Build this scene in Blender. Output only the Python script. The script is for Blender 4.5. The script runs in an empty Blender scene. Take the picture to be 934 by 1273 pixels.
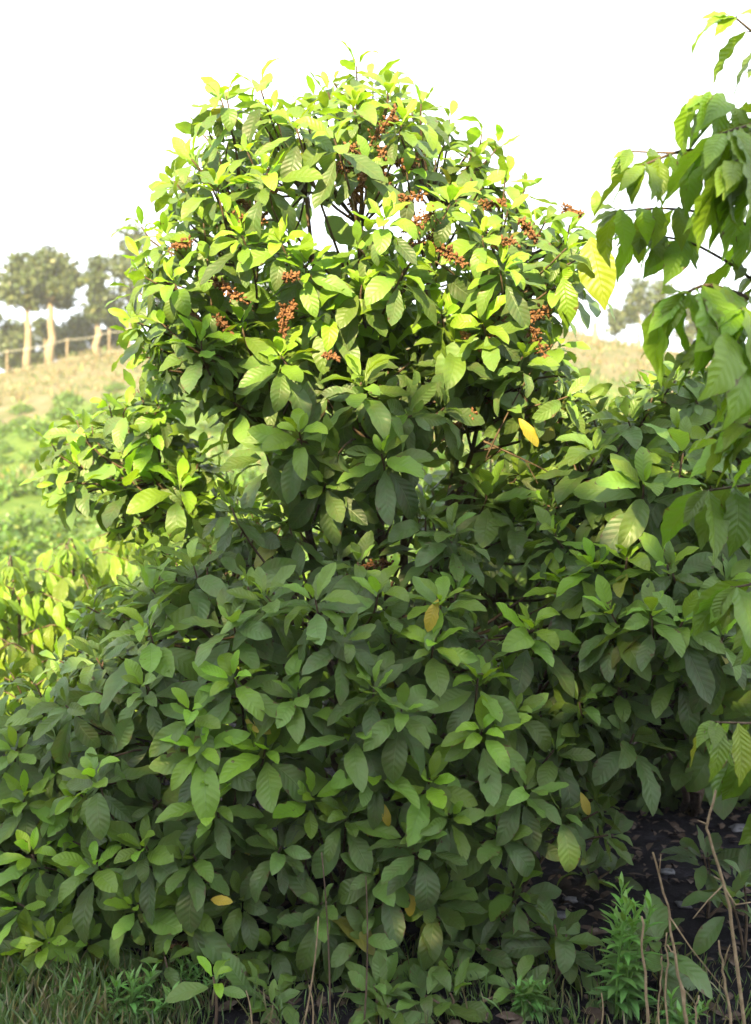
import bpy, math, random
import numpy as np
from mathutils import Vector

random.seed(7)
rng = np.random.default_rng(11)
R = math.radians
S = bpy.context.scene
COL = S.collection

# ------------------------------------------------------------------ camera geometry
F = 1216.0
EYE = 1.5
def P(px, py, Y):
    return np.array([(px - 467.0) / F * Y, Y, EYE + (636.5 - py) / F * Y])

SUN_AZ = R(13); SUN_EL = R(23)     # azimuth measured to the left of straight behind the camera
sdir = np.array([-math.sin(SUN_AZ) * math.cos(SUN_EL), -math.cos(SUN_AZ) * math.cos(SUN_EL), math.sin(SUN_EL)])

# ------------------------------------------------------------------ basic helpers
def link(o, parent=None):
    COL.objects.link(o)
    if parent is not None:
        o.parent = parent
    return o

def tag(o, label=None, cat=None, group=None, kind=None):
    if label: o['label'] = label
    if cat: o['category'] = cat
    if group: o['group'] = group
    if kind: o['kind'] = kind
    return o

def empty(name, loc=(0, 0, 0)):
    o = bpy.data.objects.new(name, None)
    o.location = [float(c) for c in loc]
    o.empty_display_size = 0.1
    return link(o)

class MB:
    """collects vertices, quads/tris, uvs and a per-vertex tint; builds ONE mesh object"""
    def __init__(s):
        s.v = []; s.f = []; s.uv = []; s.t = []; s.n = 0
    def add(s, v, f, uv=None, tint=(0.5, 0, 0)):
        v = np.asarray(v, float)
        s.v.append(v)
        s.f.append(np.asarray(f, int) + s.n)
        s.uv.append(np.zeros((len(v), 2)) if uv is None else uv)
        s.t.append(np.tile(np.array([*tint, 1.0]), (len(v), 1)))
        s.n += len(v)
    def tube(s, pts, rad, sides=6, tint=(0.5, 0, 0), wob=0.0):
        pts = np.asarray(pts, float); n = len(pts)
        rad = np.broadcast_to(np.asarray(rad, float), (n,))
        tg = np.gradient(pts, axis=0)
        tg /= np.linalg.norm(tg, axis=1)[:, None] + 1e-9
        ref = np.array([0.31, 0.87, 0.12])
        a = np.cross(tg, ref); a /= np.linalg.norm(a, axis=1)[:, None] + 1e-9
        b = np.cross(tg, a)
        ang = np.linspace(0, 2 * np.pi, sides, endpoint=False)
        rr = rad[:, None] * (1 + wob * rng.normal(size=(n, sides)))
        v = (pts[:, None, :] + rr[..., None] * (np.cos(ang)[None, :, None] * a[:, None, :] + np.sin(ang)[None, :, None] * b[:, None, :])).reshape(-1, 3)
        f = []
        for i in range(n - 1):
            for k in range(sides):
                k2 = (k + 1) % sides
                f.append((i * sides + k, i * sides + k2, (i + 1) * sides + k2, (i + 1) * sides + k))
        v = np.vstack([v, pts[-1] + tg[-1] * rad[-1], pts[0] - tg[0] * rad[0] * 0.3])
        e = n * sides
        for k in range(sides):
            k2 = (k + 1) % sides
            f.append(((n - 1) * sides + k, (n - 1) * sides + k2, e, e))
            f.append((k2, k, e + 1, e + 1))
        L = np.linspace(0, 1, n).repeat(sides)
        uv = np.zeros((len(v), 2)); uv[:len(L), 1] = L; uv[:len(L), 0] = np.tile(ang / 6.283, n)
        s.add(v, f, uv, tint)
    def mesh(s, name, mat, origin=(0, 0, 0)):
        v = np.vstack(s.v) - np.asarray(origin, float)
        f = np.vstack(s.f)
        uv = np.vstack(s.uv); t = np.vstack(s.t)
        tri = f[:, 2] == f[:, 3]
        cnt = np.where(tri, 3, 4)
        start = np.concatenate([[0], np.cumsum(cnt)[:-1]])
        mask = np.ones(f.shape, bool); mask[tri, 3] = False
        loops = f[mask]
        me = bpy.data.meshes.new(name)
        me.vertices.add(len(v)); me.vertices.foreach_set('co', v.astype(np.float32).ravel())
        me.loops.add(len(loops)); me.loops.foreach_set('vertex_index', loops.astype(np.int32))
        me.polygons.add(len(f)); me.polygons.foreach_set('loop_start', start.astype(np.int32))
        me.update(calc_edges=True)
        u = me.uv_layers.new(name='UVMap')
        u.data.foreach_set('uv', uv[loops].astype(np.float32).ravel())
        ca = me.color_attributes.new('tint', 'FLOAT_COLOR', 'POINT')
        ca.data.foreach_set('color', t.astype(np.float32).ravel())
        me.polygons.foreach_set('use_smooth', np.ones(len(f), bool))
        me.validate()
        me.materials.append(mat)
        return me
    def build(s, name, mat, parent=None, loc=None):
        """vertices are world coordinates; the object sits at its parent's origin"""
        org = np.array(parent.matrix_basis.translation) if parent is not None and parent.parent is None else (np.zeros(3) if parent is None else np.array(parent.parent.matrix_basis.translation))
        if parent is None and loc is not None: org = np.asarray(loc, float)
        o = bpy.data.objects.new(name, s.mesh(name, mat, org))
        if parent is None and loc is not None: o.location = [float(c) for c in loc]
        return link(o, parent)

def norm(v):
    v = np.asarray(v, float); return v / (np.linalg.norm(v) + 1e-9)

# ------------------------------------------------------------------ leaf templates
def leaf_template(kind, bend, fold, twist=0.0, seed=0, nl=11, nw=2):
    r = np.random.default_rng(seed)
    vs = np.linspace(0, 1, nl)
    if kind == 'obovate':      # broad, widest beyond the middle, short point
        w = 0.205 * r.uniform(.9, 1.1) * np.sin(np.pi * vs ** 1.12) ** 0.72 * (1 - 0.10 * (1 - vs))
        w[0] = 0.012
    elif kind == 'coffee':     # long ellipse with a drawn out tip
        w = 0.20 * np.sin(np.pi * np.clip(vs * 1.06, 0, 1) ** 0.95) ** 0.85
        w[0] = 0.012; w[-1] = 0.004; w[-2] = max(w[-2], 0.03)
    elif kind == 'lance':
        w = 0.10 * np.sin(np.pi * vs ** 0.85) ** 0.9; w[0] = 0.008
    w = np.maximum(w, 0.004)
    cols = np.linspace(-1, 1, nw * 2 + 1)
    v = []; uv = []
    ph = r.uniform(0, 6.28); ph2 = r.uniform(0, 6.28)
    wav = 0.028 if kind != 'coffee' else 0.03
    # centre line as an arc: bend = total downward angle
    ang = 0.12 * bend - bend * vs
    yy = np.concatenate([[0], np.cumsum(np.cos(ang[:-1]) / (nl - 1))])
    zz = np.concatenate([[0], np.cumsum(np.sin(ang[:-1]) / (nl - 1))])
    for i, t in enumerate(vs):
        lat = 0.03 * math.sin(t * 3.0 + ph2) * t
        tw = twist * (t - 0.2)
        for c in cols:
            x = c * w[i]
            z = abs(x) * fold * (1.25 - abs(c) * 0.55) + (wav * math.sin(t * (17 if kind != 'coffee' else 24) + ph + (1.7 if c > 0 else 0)) * abs(c) ** 2) * (0.3 + w[i] * 3)
            x2 = x * math.cos(tw) - z * math.sin(tw); z2 = x * math.sin(tw) + z * math.cos(tw)
            edge = 1 + 0.045 * math.sin(t * 31 + ph * 2) * abs(c) ** 3
            v.append((x2 * edge + lat, yy[i] - math.sin(ang[i]) * z2 * 0.5, zz[i] + math.cos(ang[i]) * z2))
            uv.append((0.5 + c * 0.5, t))
    n = len(cols); f = []
    for i in range(nl - 1):
        for k in range(n - 1):
            f.append((i * n + k, i * n + k + 1, (i + 1) * n + k + 1, (i + 1) * n + k))
    return np.array(v), np.array(f), np.array(uv)

OBO = [leaf_template('obovate', b, fo, tw, i) for i, (b, fo, tw) in enumerate([(0.3, .30, 0), (0.7, .22, .3), (1.1, .35, -.3), (0.1, .40, .2), (0.9, .15, -.2), (1.5, .3, .4), (0.5, .5, -.4), (-0.3, .35, .1), (0.8, .55, .7), (1.9, .4, -.6), (0.2, .25, -.7), (1.2, .7, .2)])]
COF = [leaf_template('coffee', b, fo, tw, 20 + i, nl=15, nw=3) for i, (b, fo, tw) in enumerate([(0.5, .35, 0), (0.9, .25, .4), (1.3, .4, -.4), (0.3, .45, .2)])]
LAN = [leaf_template('lance', b, .3, 0, 40 + i, nl=5, nw=1) for i, b in enumerate([0.2, 0.7, 1.2])]
LOW = [leaf_template('obovate', b, .3, 0, 50 + i, nl=4, nw=1) for i, b in enumerate([0.4, 0.9, 1.3])]

def put_leaf(mb, tmpl, pos, d, up, size, wide=1.0, tint=(0.5, 0, 0), roll=0.0):
    d = norm(d); up = np.asarray(up, float)
    n = up - d * np.dot(up, d)
    if np.linalg.norm(n) < 1e-3: n = np.array([0.3, 0.9, 0.1])
    n = norm(n); s = np.cross(d, n)
    if roll:
        c_, s_ = math.cos(roll), math.sin(roll)
        n, s = n * c_ + s * s_, s * c_ - n * s_
    v, f, uv = tmpl
    M = np.stack([s * wide, d, n]) * size
    mb.add(np.asarray(pos) + v @ M, f, uv, tint)

def rosette(mb, pos, axis, n, size, young=0.5, droop=0.25, yellow=0.0, spread=(14, 118), dens=1.0, tm=OBO, lit=0.0, stem=None):
    """leaves spiral round a shoot tip: small fresh ones upright at the tip, big dull ones below"""
    axis = norm(axis)
    a = norm(np.cross(axis, [0.2, 0.3, 0.9])); b = np.cross(axis, a)
    ph0 = rng.uniform(0, 6.28)
    for i in range(n):
        t = (i + 0.5) / n                    # 0 newest .. 1 oldest
        ph = ph0 + i * 2.39996 + rng.normal() * 0.22
        th = R(spread[0] + (spread[1] - spread[0]) * t ** 0.8) + rng.normal() * 0.13
        rad = math.cos(ph) * a + math.sin(ph) * b
        d = math.cos(th) * axis + math.sin(th) * rad
        nn = math.sin(th) * axis - math.cos(th) * rad
        d = norm(d + np.array([0, 0, -droop * (0.2 + t)]))
        sz = size * (0.50 + 0.52 * min(1, t * 1.7)) * rng.choice([.62, .85, 1.0, 1.1, 1.25], p=[.1, .25, .35, .2, .1]) * rng.uniform(.94, 1.06)
        base = np.asarray(pos) - axis * (size * 0.50 * t) + rad * 0.006
        yg = max(0.0, min(1.0, young * (1.25 - t * 1.45) + rng.normal() * 0.10))
        ye = 0.0
        if rng.random() < 0.012 and t > .6: ye = rng.uniform(0.15, .6)
        bb = base + d * sz * 0.10
        put_leaf(mb, tm[rng.integers(len(tm))], bb, d, nn + rng.normal(size=3) * 0.12, sz, rng.uniform(0.88, 1.22), (rng.random(), yg, max(ye, yellow * (rng.random() < .5))), rng.normal() * 0.22)
        if stem is not None:
            stem.tube([base, bb + d * sz * 0.04], [0.0032, 0.0022], 3)

# ------------------------------------------------------------------ materials
def newmat(name):
    m = bpy.data.materials.new(name); m.use_nodes = True
    nt = m.node_tree; nt.nodes.clear()
    return m, nt, nt.nodes, nt.links

def mixc(nt, fac, a, b, mode='MIX'):
    n = nt.nodes.new('ShaderNodeMix'); n.data_type = 'RGBA'; n.blend_type = mode
    for sock, val in ((n.inputs[0], fac), (n.inputs[6], a), (n.inputs[7], b)):
        if hasattr(val, 'links'): nt.links.new(val, sock)
        elif isinstance(val, (int, float)): sock.default_value = val
        else: sock.default_value = (*val, 1)
    return n.outputs[2]

def math_(nt, op, a, b=0.0, c=None):
    n = nt.nodes.new('ShaderNodeMath'); n.operation = op
    for i, val in enumerate((a, b, c)):
        if val is None: continue
        if hasattr(val, 'links'): nt.links.new(val, n.inputs[i])
        else: n.inputs[i].default_value = val
    return n.outputs[0]

def ramp(nt, fac, stops):
    n = nt.nodes.new('ShaderNodeValToRGB'); nt.links.new(fac, n.inputs[0])
    el = n.color_ramp.elements
    while len(el) < len(stops): el.new(0.5)
    for e, (p, c) in zip(el, stops):
        e.position = p; e.color = (*c, 1)
    return n.outputs[0]

def noise(nt, scale, detail=3, rough=0.6, vec=None):
    n = nt.nodes.new('ShaderNodeTexNoise'); n.inputs['Scale'].default_value = scale
    n.inputs['Detail'].default_value = detail; n.inputs['Roughness'].default_value = rough
    if vec is not None: nt.links.new(vec, n.inputs['Vector'])
    return n.outputs['Fac']

def leaf_mat(name, old, old2, young, yellow, vein, nveins=9.0, veinw=0.30, trans=0.42, rough=0.40, bump=0.26, transtint=(1.6, 1.5, 0.5), blotch=0.5):
    m, nt, N, L = newmat(name)
    out = N.new('ShaderNodeOutputMaterial')
    at = N.new('ShaderNodeAttribute'); at.attribute_name = 'tint'
    sep = N.new('ShaderNodeSeparateColor'); L.new(at.outputs['Color'], sep.inputs[0])
    r, g, b = sep.outputs
    tc = N.new('ShaderNodeTexCoord')
    uvs = N.new('ShaderNodeSeparateXYZ'); L.new(tc.outputs['UV'], uvs.inputs[0])
    au = math_(nt, 'ABSOLUTE', math_(nt, 'SUBTRACT', uvs.outputs[0], 0.5))          # 0 midrib .. .5 edge
    base = mixc(nt, r, old, old2)
    nz = noise(nt, 26, 3, .6, tc.outputs['Object'])
    base = mixc(nt, math_(nt, 'MULTIPLY', ramp(nt, nz, [(0.42, (0, 0, 0)), (0.72, (1, 1, 1))]), blotch), base, (0.115, 0.105, 0.055))
    base = mixc(nt, g, base, young)
    base = mixc(nt, b, base, yellow)
    hs = N.new('ShaderNodeHueSaturation'); L.new(base, hs.inputs['Color'])
    L.new(math_(nt, 'MULTIPLY_ADD', r, 0.55, 0.75), hs.inputs['Value'])
    L.new(math_(nt, 'MULTIPLY_ADD', r, 0.030, 0.485), hs.inputs['Hue'])
    base = hs.outputs[0]
    # veins
    vv = math_(nt, 'ADD', math_(nt, 'SUBTRACT', uvs.outputs[1], math_(nt, 'MULTIPLY', au, 0.34)), 1.0)
    fr = math_(nt, 'ABSOLUTE', math_(nt, 'SUBTRACT', math_(nt, 'FRACT', math_(nt, 'MULTIPLY', vv, nveins)), 0.5))
    side = math_(nt, 'SUBTRACT', 1.0, math_(nt, 'MULTIPLY', math_(nt, 'MINIMUM', fr, 0.12), 8.3))
    mid = math_(nt, 'SUBTRACT', 1.0, math_(nt, 'MULTIPLY', math_(nt, 'MINIMUM', au, 0.035), 28.5))
    vn = math_(nt, 'MAXIMUM', math_(nt, 'MULTIPLY', side, 0.5), mid)
    base = mixc(nt, math_(nt, 'MULTIPLY', vn, veinw), base, vein)
    if blotch > .2:      # browned edges and insect spots
        n2 = noise(nt, 34, 2, .5, tc.outputs['Object'])
        worn = math_(nt, 'MULTIPLY', math_(nt, 'GREATER_THAN', math_(nt, 'MULTIPLY_ADD', math_(nt, 'POWER', math_(nt, 'MULTIPLY', au, 2.0), 6.0), .20, n2), 0.74), math_(nt, 'GREATER_THAN', r, 0.45))
        base = mixc(nt, math_(nt, 'MULTIPLY', worn, .8), base, (0.11, 0.065, 0.03))
    bp = N.new('ShaderNodeBump'); bp.inputs['Strength'].default_value = bump; bp.inputs['Distance'].default_value = 0.006
    hgt = math_(nt, 'ADD', math_(nt, 'MULTIPLY', fr, 1.6), math_(nt, 'MULTIPLY', mid, -0.8))
    L.new(hgt, bp.inputs['Height'])
    pr = N.new('ShaderNodeBsdfPrincipled'); L.new(base, pr.inputs['Base Color'])
    rr = math_(nt, 'MULTIPLY_ADD', nz, 0.35, rough - 0.12)
    L.new(rr, pr.inputs['Roughness']); pr.inputs['Specular IOR Level'].default_value = 0.5
    L.new(bp.outputs[0], pr.inputs['Normal'])
    tr = N.new('ShaderNodeBsdfTranslucent')
    L.new(mixc(nt, 1.0, base, transtint, 'MULTIPLY'), tr.inputs['Color'])
    mx = N.new('ShaderNodeMixShader'); mx.inputs[0].default_value = trans
    L.new(pr.outputs[0], mx.inputs[1]); L.new(tr.outputs[0], mx.inputs[2])
    L.new(mx.outputs[0], out.inputs['Surface'])
    return m

def rough_mat(name, stops, scale=8, rough=0.85, bump=0.4, dist=0.01, detail=6, vecscale=None):
    m, nt, N, L = newmat(name)
    out = N.new('ShaderNodeOutputMaterial'); pr = N.new('ShaderNodeBsdfPrincipled')
    tc = N.new('ShaderNodeTexCoord'); vec = tc.outputs['Object']
    if vecscale:
        mp = N.new('ShaderNodeMapping'); mp.inputs['Scale'].default_value = vecscale
        L.new(vec, mp.inputs['Vector']); vec = mp.outputs[0]
    nz = noise(nt, scale, detail, .65, vec)
    L.new(ramp(nt, nz, stops), pr.inputs['Base Color'])
    pr.inputs['Roughness'].default_value = rough; pr.inputs['Specular IOR Level'].default_value = 0.2
    bp = N.new('ShaderNodeBump'); bp.inputs['Strength'].default_value = bump; bp.inputs['Distance'].default_value = dist
    L.new(noise(nt, scale * 3, detail, .7, vec), bp.inputs['Height']); L.new(bp.outputs[0], pr.inputs['Normal'])
    L.new(pr.outputs[0], out.inputs['Surface'])
    return m

M_LEAF = leaf_mat('shrub_leaf', (0.060, 0.125, 0.034), (0.105, 0.165, 0.056), (0.21, 0.36, 0.026), (0.44, 0.33, 0.04), (0.15, 0.24, 0.07))
M_COF = leaf_mat('coffee_leaf', (0.07, 0.15, 0.022), (0.11, 0.20, 0.022), (0.20, 0.33, 0.018), (0.36, 0.30, 0.03), (0.19, 0.27, 0.08), nveins=11, veinw=.22, trans=.42, rough=.36, bump=.32, blotch=.25)
M_HILL = leaf_mat('hill_leaf', (0.045, 0.11, 0.022), (0.075, 0.155, 0.026), (0.14, 0.24, 0.03), (0.3, 0.28, 0.05), (0.12, 0.2, 0.05), trans=.3, veinw=0, bump=0)
M_TREE = leaf_mat('far_tree_leaf', (0.030, 0.060, 0.030), (0.055, 0.090, 0.035), (0.13, 0.16, 0.04), (0.2, 0.2, 0.05), (0.1, 0.1, 0.05), trans=.25, veinw=0, bump=0)
M_WEED = leaf_mat('weed_leaf', (0.07, 0.16, 0.05), (0.09, 0.20, 0.055), (0.18, 0.36, 0.06), (0.3, 0.3, 0.05), (0.14, 0.25, 0.08), trans=.3, veinw=.3, bump=.1, blotch=.1)
M_GRASS = leaf_mat('grass_blade', (0.05, 0.10, 0.03), (0.09, 0.15, 0.04), (0.13, 0.23, 0.05), (0.20, 0.165, 0.09), (0.1, 0.2, 0.06), trans=.3, veinw=0, bump=0, blotch=.1)
M_BARK = rough_mat('bark', [(0.3, (0.05, 0.034, 0.024)), (0.55, (0.11, 0.075, 0.05)), (0.75, (0.19, 0.145, 0.10))], 30, bump=.6)
M_PALE = rough_mat('pale_bark', [(0.3, (0.16, 0.12, 0.075)), (0.55, (0.27, 0.21, 0.14)), (0.75, (0.36, 0.30, 0.21))], 4, bump=.5, dist=.03)
M_DRY = rough_mat('dry_stalk', [(0.3, (0.16, 0.115, 0.065)), (0.55, (0.27, 0.20, 0.12)), (0.75, (0.38, 0.31, 0.20))], 40, bump=.4, dist=.002)
M_SPRAY = rough_mat('dried_flower', [(0.3, (0.09, 0.045, 0.02)), (0.5, (0.16, 0.075, 0.035)), (0.7, (0.26, 0.13, 0.06))], 60, bump=.5, dist=.003)
M_DEAD = rough_mat('dead_leaf', [(0.3, (0.03, 0.02, 0.016)), (0.55, (0.07, 0.048, 0.036)), (0.75, (0.17, 0.14, 0.12))], 24, bump=.4, dist=.003)
M_STONE = rough_mat('stone', [(0.3, (0.05, 0.05, 0.06)), (0.55, (0.12, 0.12, 0.13)), (0.75, (0.22, 0.22, 0.23))], 14, bump=.5)
M_WIRE = rough_mat('pale_wire', [(0.3, (0.45, 0.42, 0.35)), (0.7, (0.62, 0.60, 0.52))], 3, rough=.5, bump=.05)

# ------------------------------------------------------------------ ground
PR_Y = np.array([-500, 0, 6, 9, 13, 18, 26, 36, 46, 54, 60, 90, 200, 600])
PR_Z = np.array([0, 0, 0, 0.05, 0.35, 0.86, 2.3, 5.2, 8.2, 10.2, 10.8, 8.0, 3.0, 1.0])
MX = np.array([-2.0, -0.6, -0.384, -0.26, -0.014, 0.225, 0.384, 0.6, 2.0])
MZ = np.array([0.50, 0.74, 0.865, 1.05, 1.24, 1.17, 0.87, 0.7, 0.5])
def gh(x, y):
    x = np.asarray(x, float); y = np.asarray(y, float)
    yy = np.maximum(y, 1.0)
    # smooth interpolation of both tables
    def sm(v, X, Z, k):
        return sum(np.interp(v + d, X, Z) for d in (-k, -k / 2, 0, k / 2, k)) / 5
    z = sm(y, PR_Y, PR_Z, 2.5) * sm(x / yy, MX, MZ, .08)
    far = np.clip((y - 8) / 20, 0, 1)
    z = z + far * (0.22 * np.sin(x * .31 + y * .13) + 0.12 * np.sin(x * .8 - y * .47 + 1))
    z = z + 0.02 * np.sin(x * 3.1 + 1.3) * np.sin(y * 2.7) + 0.012 * np.sin(x * 7.7) * np.sin(y * 8.3 + .5)
    return z

def build_ground():
    xs = np.concatenate([np.linspace(-600, -60, 14), np.linspace(-55, -8, 60), np.linspace(-7.8, 7.8, 120), np.linspace(8, 55, 60), np.linspace(60, 600, 14)])
    ys = np.concatenate([np.linspace(-300, -20, 10), np.linspace(-18, 0, 20), np.linspace(0.3, 12, 110), np.linspace(12.5, 70, 130), np.linspace(75, 600, 30)])
    X, Y = np.meshgrid(xs, ys)
    v = np.stack([X, Y, gh(X, Y)], -1).reshape(-1, 3)
    nx = len(xs); ii, jj = np.meshgrid(np.arange(nx - 1), np.arange(len(ys) - 1))
    a = (jj * nx + ii).ravel()
    f = np.stack([a, a + 1, a + nx + 1, a + nx], 1)
    mb = MB(); mb.add(v, f)
    m, nt, N, L = newmat('ground_soil_and_grass')
    out = N.new('ShaderNodeOutputMaterial'); pr = N.new('ShaderNodeBsdfPrincipled')
    tc = N.new('ShaderNodeTexCoord'); sp = N.new('ShaderNodeSeparateXYZ'); L.new(tc.outputs['Object'], sp.inputs[0])
    ob = tc.outputs['Object']
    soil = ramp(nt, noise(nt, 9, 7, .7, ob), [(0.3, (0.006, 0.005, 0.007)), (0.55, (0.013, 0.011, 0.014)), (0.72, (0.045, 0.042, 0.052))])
    dry = ramp(nt, noise(nt, 1.1, 8, .72, ob), [(0.3, (0.07, 0.10, 0.035)), (0.46, (0.12, 0.125, 0.06)), (0.60, (0.19, 0.15, 0.095)), (0.74, (0.26, 0.21, 0.14))])
    green = ramp(nt, noise(nt, 2.2, 8, .7, ob), [(0.3, (0.05, 0.10, 0.02)), (0.5, (0.10, 0.16, 0.03)), (0.7, (0.18, 0.21, 0.06))])
    wob = math_(nt, 'MULTIPLY_ADD', noise(nt, .25, 4, .6, ob), 9.0, sp.outputs[1])
    f1 = ramp(nt, math_(nt, 'DIVIDE', wob, 60), [(0.66, (0, 0, 0)), (0.70, (1, 1, 1))])     # green -> dry uphill
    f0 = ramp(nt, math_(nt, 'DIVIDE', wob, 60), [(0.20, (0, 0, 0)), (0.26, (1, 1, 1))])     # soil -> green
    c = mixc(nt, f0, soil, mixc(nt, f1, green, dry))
    L.new(c, pr.inputs['Base Color']); pr.inputs['Roughness'].default_value = 0.95; pr.inputs['Specular IOR Level'].default_value = 0.1
    bp = N.new('ShaderNodeBump'); bp.inputs['Strength'].default_value = 0.7; bp.inputs['Distance'].default_value = 0.08
    L.new(noise(nt, 7, 8, .75, ob), bp.inputs['Height']); L.new(bp.outputs[0], pr.inputs['Normal'])
    L.new(pr.outputs[0], out.inputs['Surface'])
    o = mb.build('ground', m)
    tag(o, kind='structure')
build_ground()

# ------------------------------------------------------------------ shrubs built from envelopes
def ell(px, py, Y, rx, rz, ry):
    """an ellipsoid envelope: centre, half sizes in metres"""
    return (P(px, py, Y), np.array([rx / F * Y, ry, rz / F * Y]))

def lump(p, amp=0.12):
    return amp * (math.sin(p[0] * 5.3 + 1.0 + p[2] * 2.1) * math.sin(p[2] * 6.1 + .4) + .7 * math.sin(p[0] * 11.3 + .3) * math.sin(p[2] * 12.7 + 2.0))

def sample_surface(ells, spacing, shrink=1.0, keep=None, tries=9000, exist=None):
    pts = [] if exist is None else list(exist)
    out = []
    areas = np.array([e[1][0] * e[1][2] + e[1][0] * e[1][1] + e[1][1] * e[1][2] for e in ells])
    pr_ = areas / areas.sum()
    grid = {}
    cs = spacing
    def key(p): return tuple((p // cs).astype(int))
    for p in pts: grid.setdefault(key(np.asarray(p)), []).append(np.asarray(p))
    for _ in range(tries):
        k = rng.choice(len(ells), p=pr_)
        c, r = ells[k]
        d = norm(rng.normal(size=3))
        p = c + d * r * shrink * rng.uniform(0.93, 1.04)
        p = p + norm(d / r) * (lump(p) - .01)
        if p[2] < 0.05: continue
        inside = False
        for j, (c2, r2) in enumerate(ells):
            if j != k and np.sum(((p - c2) / (r2 * shrink)) ** 2) < 0.86: inside = True; break
        if inside: continue
        if keep is not None and not keep(p): continue
        kk = key(p); bad = False
        for dx in (-1, 0, 1):
            for dy in (-1, 0, 1):
                for dz in (-1, 0, 1):
                    for q in grid.get((kk[0] + dx, kk[1] + dy, kk[2] + dz), ()):
                        if np.sum((p - q) ** 2) < spacing ** 2: bad = True; break
        if bad: continue
        grid.setdefault(kk, []).append(p)
        nrm = norm(d / r)
        out.append((p, nrm))
    return out

def ray_env(px, py, ells):
    """first hit of a sight line with the envelope"""
    o = np.array([0, 0, EYE]); d = norm(P(px, py, 1.0) - o); best = None
    for c, r in ells:
        oo = (o - c) / r; dd = d / r
        a = dd @ dd; b = 2 * oo @ dd; cc = oo @ oo - 1
        D = b * b - 4 * a * cc
        if D < 0: continue
        t = (-b - math.sqrt(D)) / (2 * a)
        if best is None or t < best[0]:
            p = o + d * t; best = (t, p, norm((p - c) / r ** 2))
    if best is not None:
        best = (best[0], best[1] - d * max(0.0, .03 + lump(best[1], .05)), best[2])
    return best

def to_px(p):
    return 467 + p[0] / p[1] * F, 636.5 - (p[2] - EYE) / p[1] * F

def bezier(a, b, c, n=7):
    t = np.linspace(0, 1, n)[:, None]
    return (1 - t) ** 2 * a + 2 * t * (1 - t) * b + t * t * c

def woody(root, base, tips, nodes, rad=0.03):
    """trunk stems rise from the base to each node; twigs link shoot tips to the nearest branch"""
    branches = []
    for nd in nodes:
        nd = np.asarray(nd, float)
        st = base + np.array([rng.normal() * .05, rng.normal() * .05, 0])
        midp = st * 0.45 + nd * 0.55 + np.array([0, 0, -0.15 + 0.1 * rng.normal()]); midp[0] = st[0] + (nd[0] - st[0]) * .35
        path = bezier(st, midp, nd, 12); path[1:-1] += rng.normal(size=(10, 3)) * 0.012
        branches.append((path, []))
    allp = np.vstack([b[0][4:] for b in branches]); idx = np.repeat(np.arange(len(branches)), len(branches[0][0]) - 4)
    for p, ax in tips:
        d = np.linalg.norm(allp - (p - ax * 0.25), axis=1) + np.maximum(0, allp[:, 2] - p[2]) * 1.0
        k = int(np.argmin(d)); q = allp[k]
        m_ = p - ax * min(0.3, 0.45 * d[k]) + rng.normal(size=3) * 0.03
        branches[idx[k]][1].append(bezier(q, m_, p - ax * 0.01, 6))
    for path, tw in branches:
        mb = MB()
        mb.tube(path, np.linspace(rad, rad * 0.3, len(path)), 7, wob=.05)
        for t in tw: mb.tube(t, np.linspace(0.0065, 0.0032, len(t)), 4)
        mb.build('branch', M_BARK, root)

def seg_axis(nrm, upb, jit=0.25, front=0.0):
    return norm(nrm * 0.8 + np.array([0, -front, upb]) + rng.normal(size=3) * jit)

# ---- tall middle shrub
DOME = [ell(425, 310, 4.0, 225, 160, 0.7), ell(600, 355, 3.95, 105, 115, 0.55), ell(292, 350, 3.95, 102, 98, 0.5), ell(455, 215, 4.0, 105, 85, .5), ell(575,225,3.95,50,50,.3), ell(265,235,4.0,50,42,.3), ell(680,330,3.95,40,50,.25)]
NECK = [ell(450, 520, 3.85, 185, 130, 0.5), ell(620, 500, 3.9, 105, 100, .4), ell(310, 470, 3.9, 85, 85, .4), ell(640, 590, 3.95, 90, 70, .35)]
BODY = [ell(450, 830, 3.85, 330, 215, 0.85), ell(300, 900, 3.75, 280, 220, 0.75), ell(520, 940, 3.65, 230, 160, 0.65), ell(250, 1060, 3.7, 240, 200, 0.6), ell(470, 1110, 3.65, 220, 170, 0.55), ell(250, 760, 3.95, 150, 110, .6), ell(620, 800, 3.75, 100, 130, .5), ell(640, 980, 3.55, 110, 110, .45), ell(650, 1150, 3.7, 90, 90, .4)]
ARM = [ell(220, 610, 4.25, 75, 55, 0.25), ell(125, 585, 4.3, 45, 22, 0.12), ell(195, 525, 4.2, 45, 30, .15)]
HOLES = [(400, 258, 88, 56), (500, 262, 56, 44), (632, 372, 46, 54), (355, 225, 22, 22), (590, 270, 20, 25), (668, 240, 26, 30), (300, 330, 18, 14), (250, 475, 40, 28), (520, 235, 18, 16), (690, 290, 24, 18)]
DARK = [(655, 720, 58, 75), (340, 685, 70, 32), (480, 700, 26, 45), (600, 550, 80, 40), (520,600,40,30), (610,1090,90,45), (700,1060,50,60), (560, 650, 30, 12)]
def not_hole(lists, soft=0.0):
    def k(p):
        x, y = to_px(p)
        for hx, hy, a, b in lists:
            if ((x - hx) / a) ** 2 + ((y - hy) / b) ** 2 < 1 and rng.random() > soft: return False
        return True
    return k

base_pt = np.array([0.0, 3.95, 0.0]); base_pt[2] = float(gh(0, 3.95))
tall = empty('tall_shrub', base_pt)
tag(tall, 'tall broad-leaved shrub with a rounded sunlit head, filling the middle of the picture', 'shrub')

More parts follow.
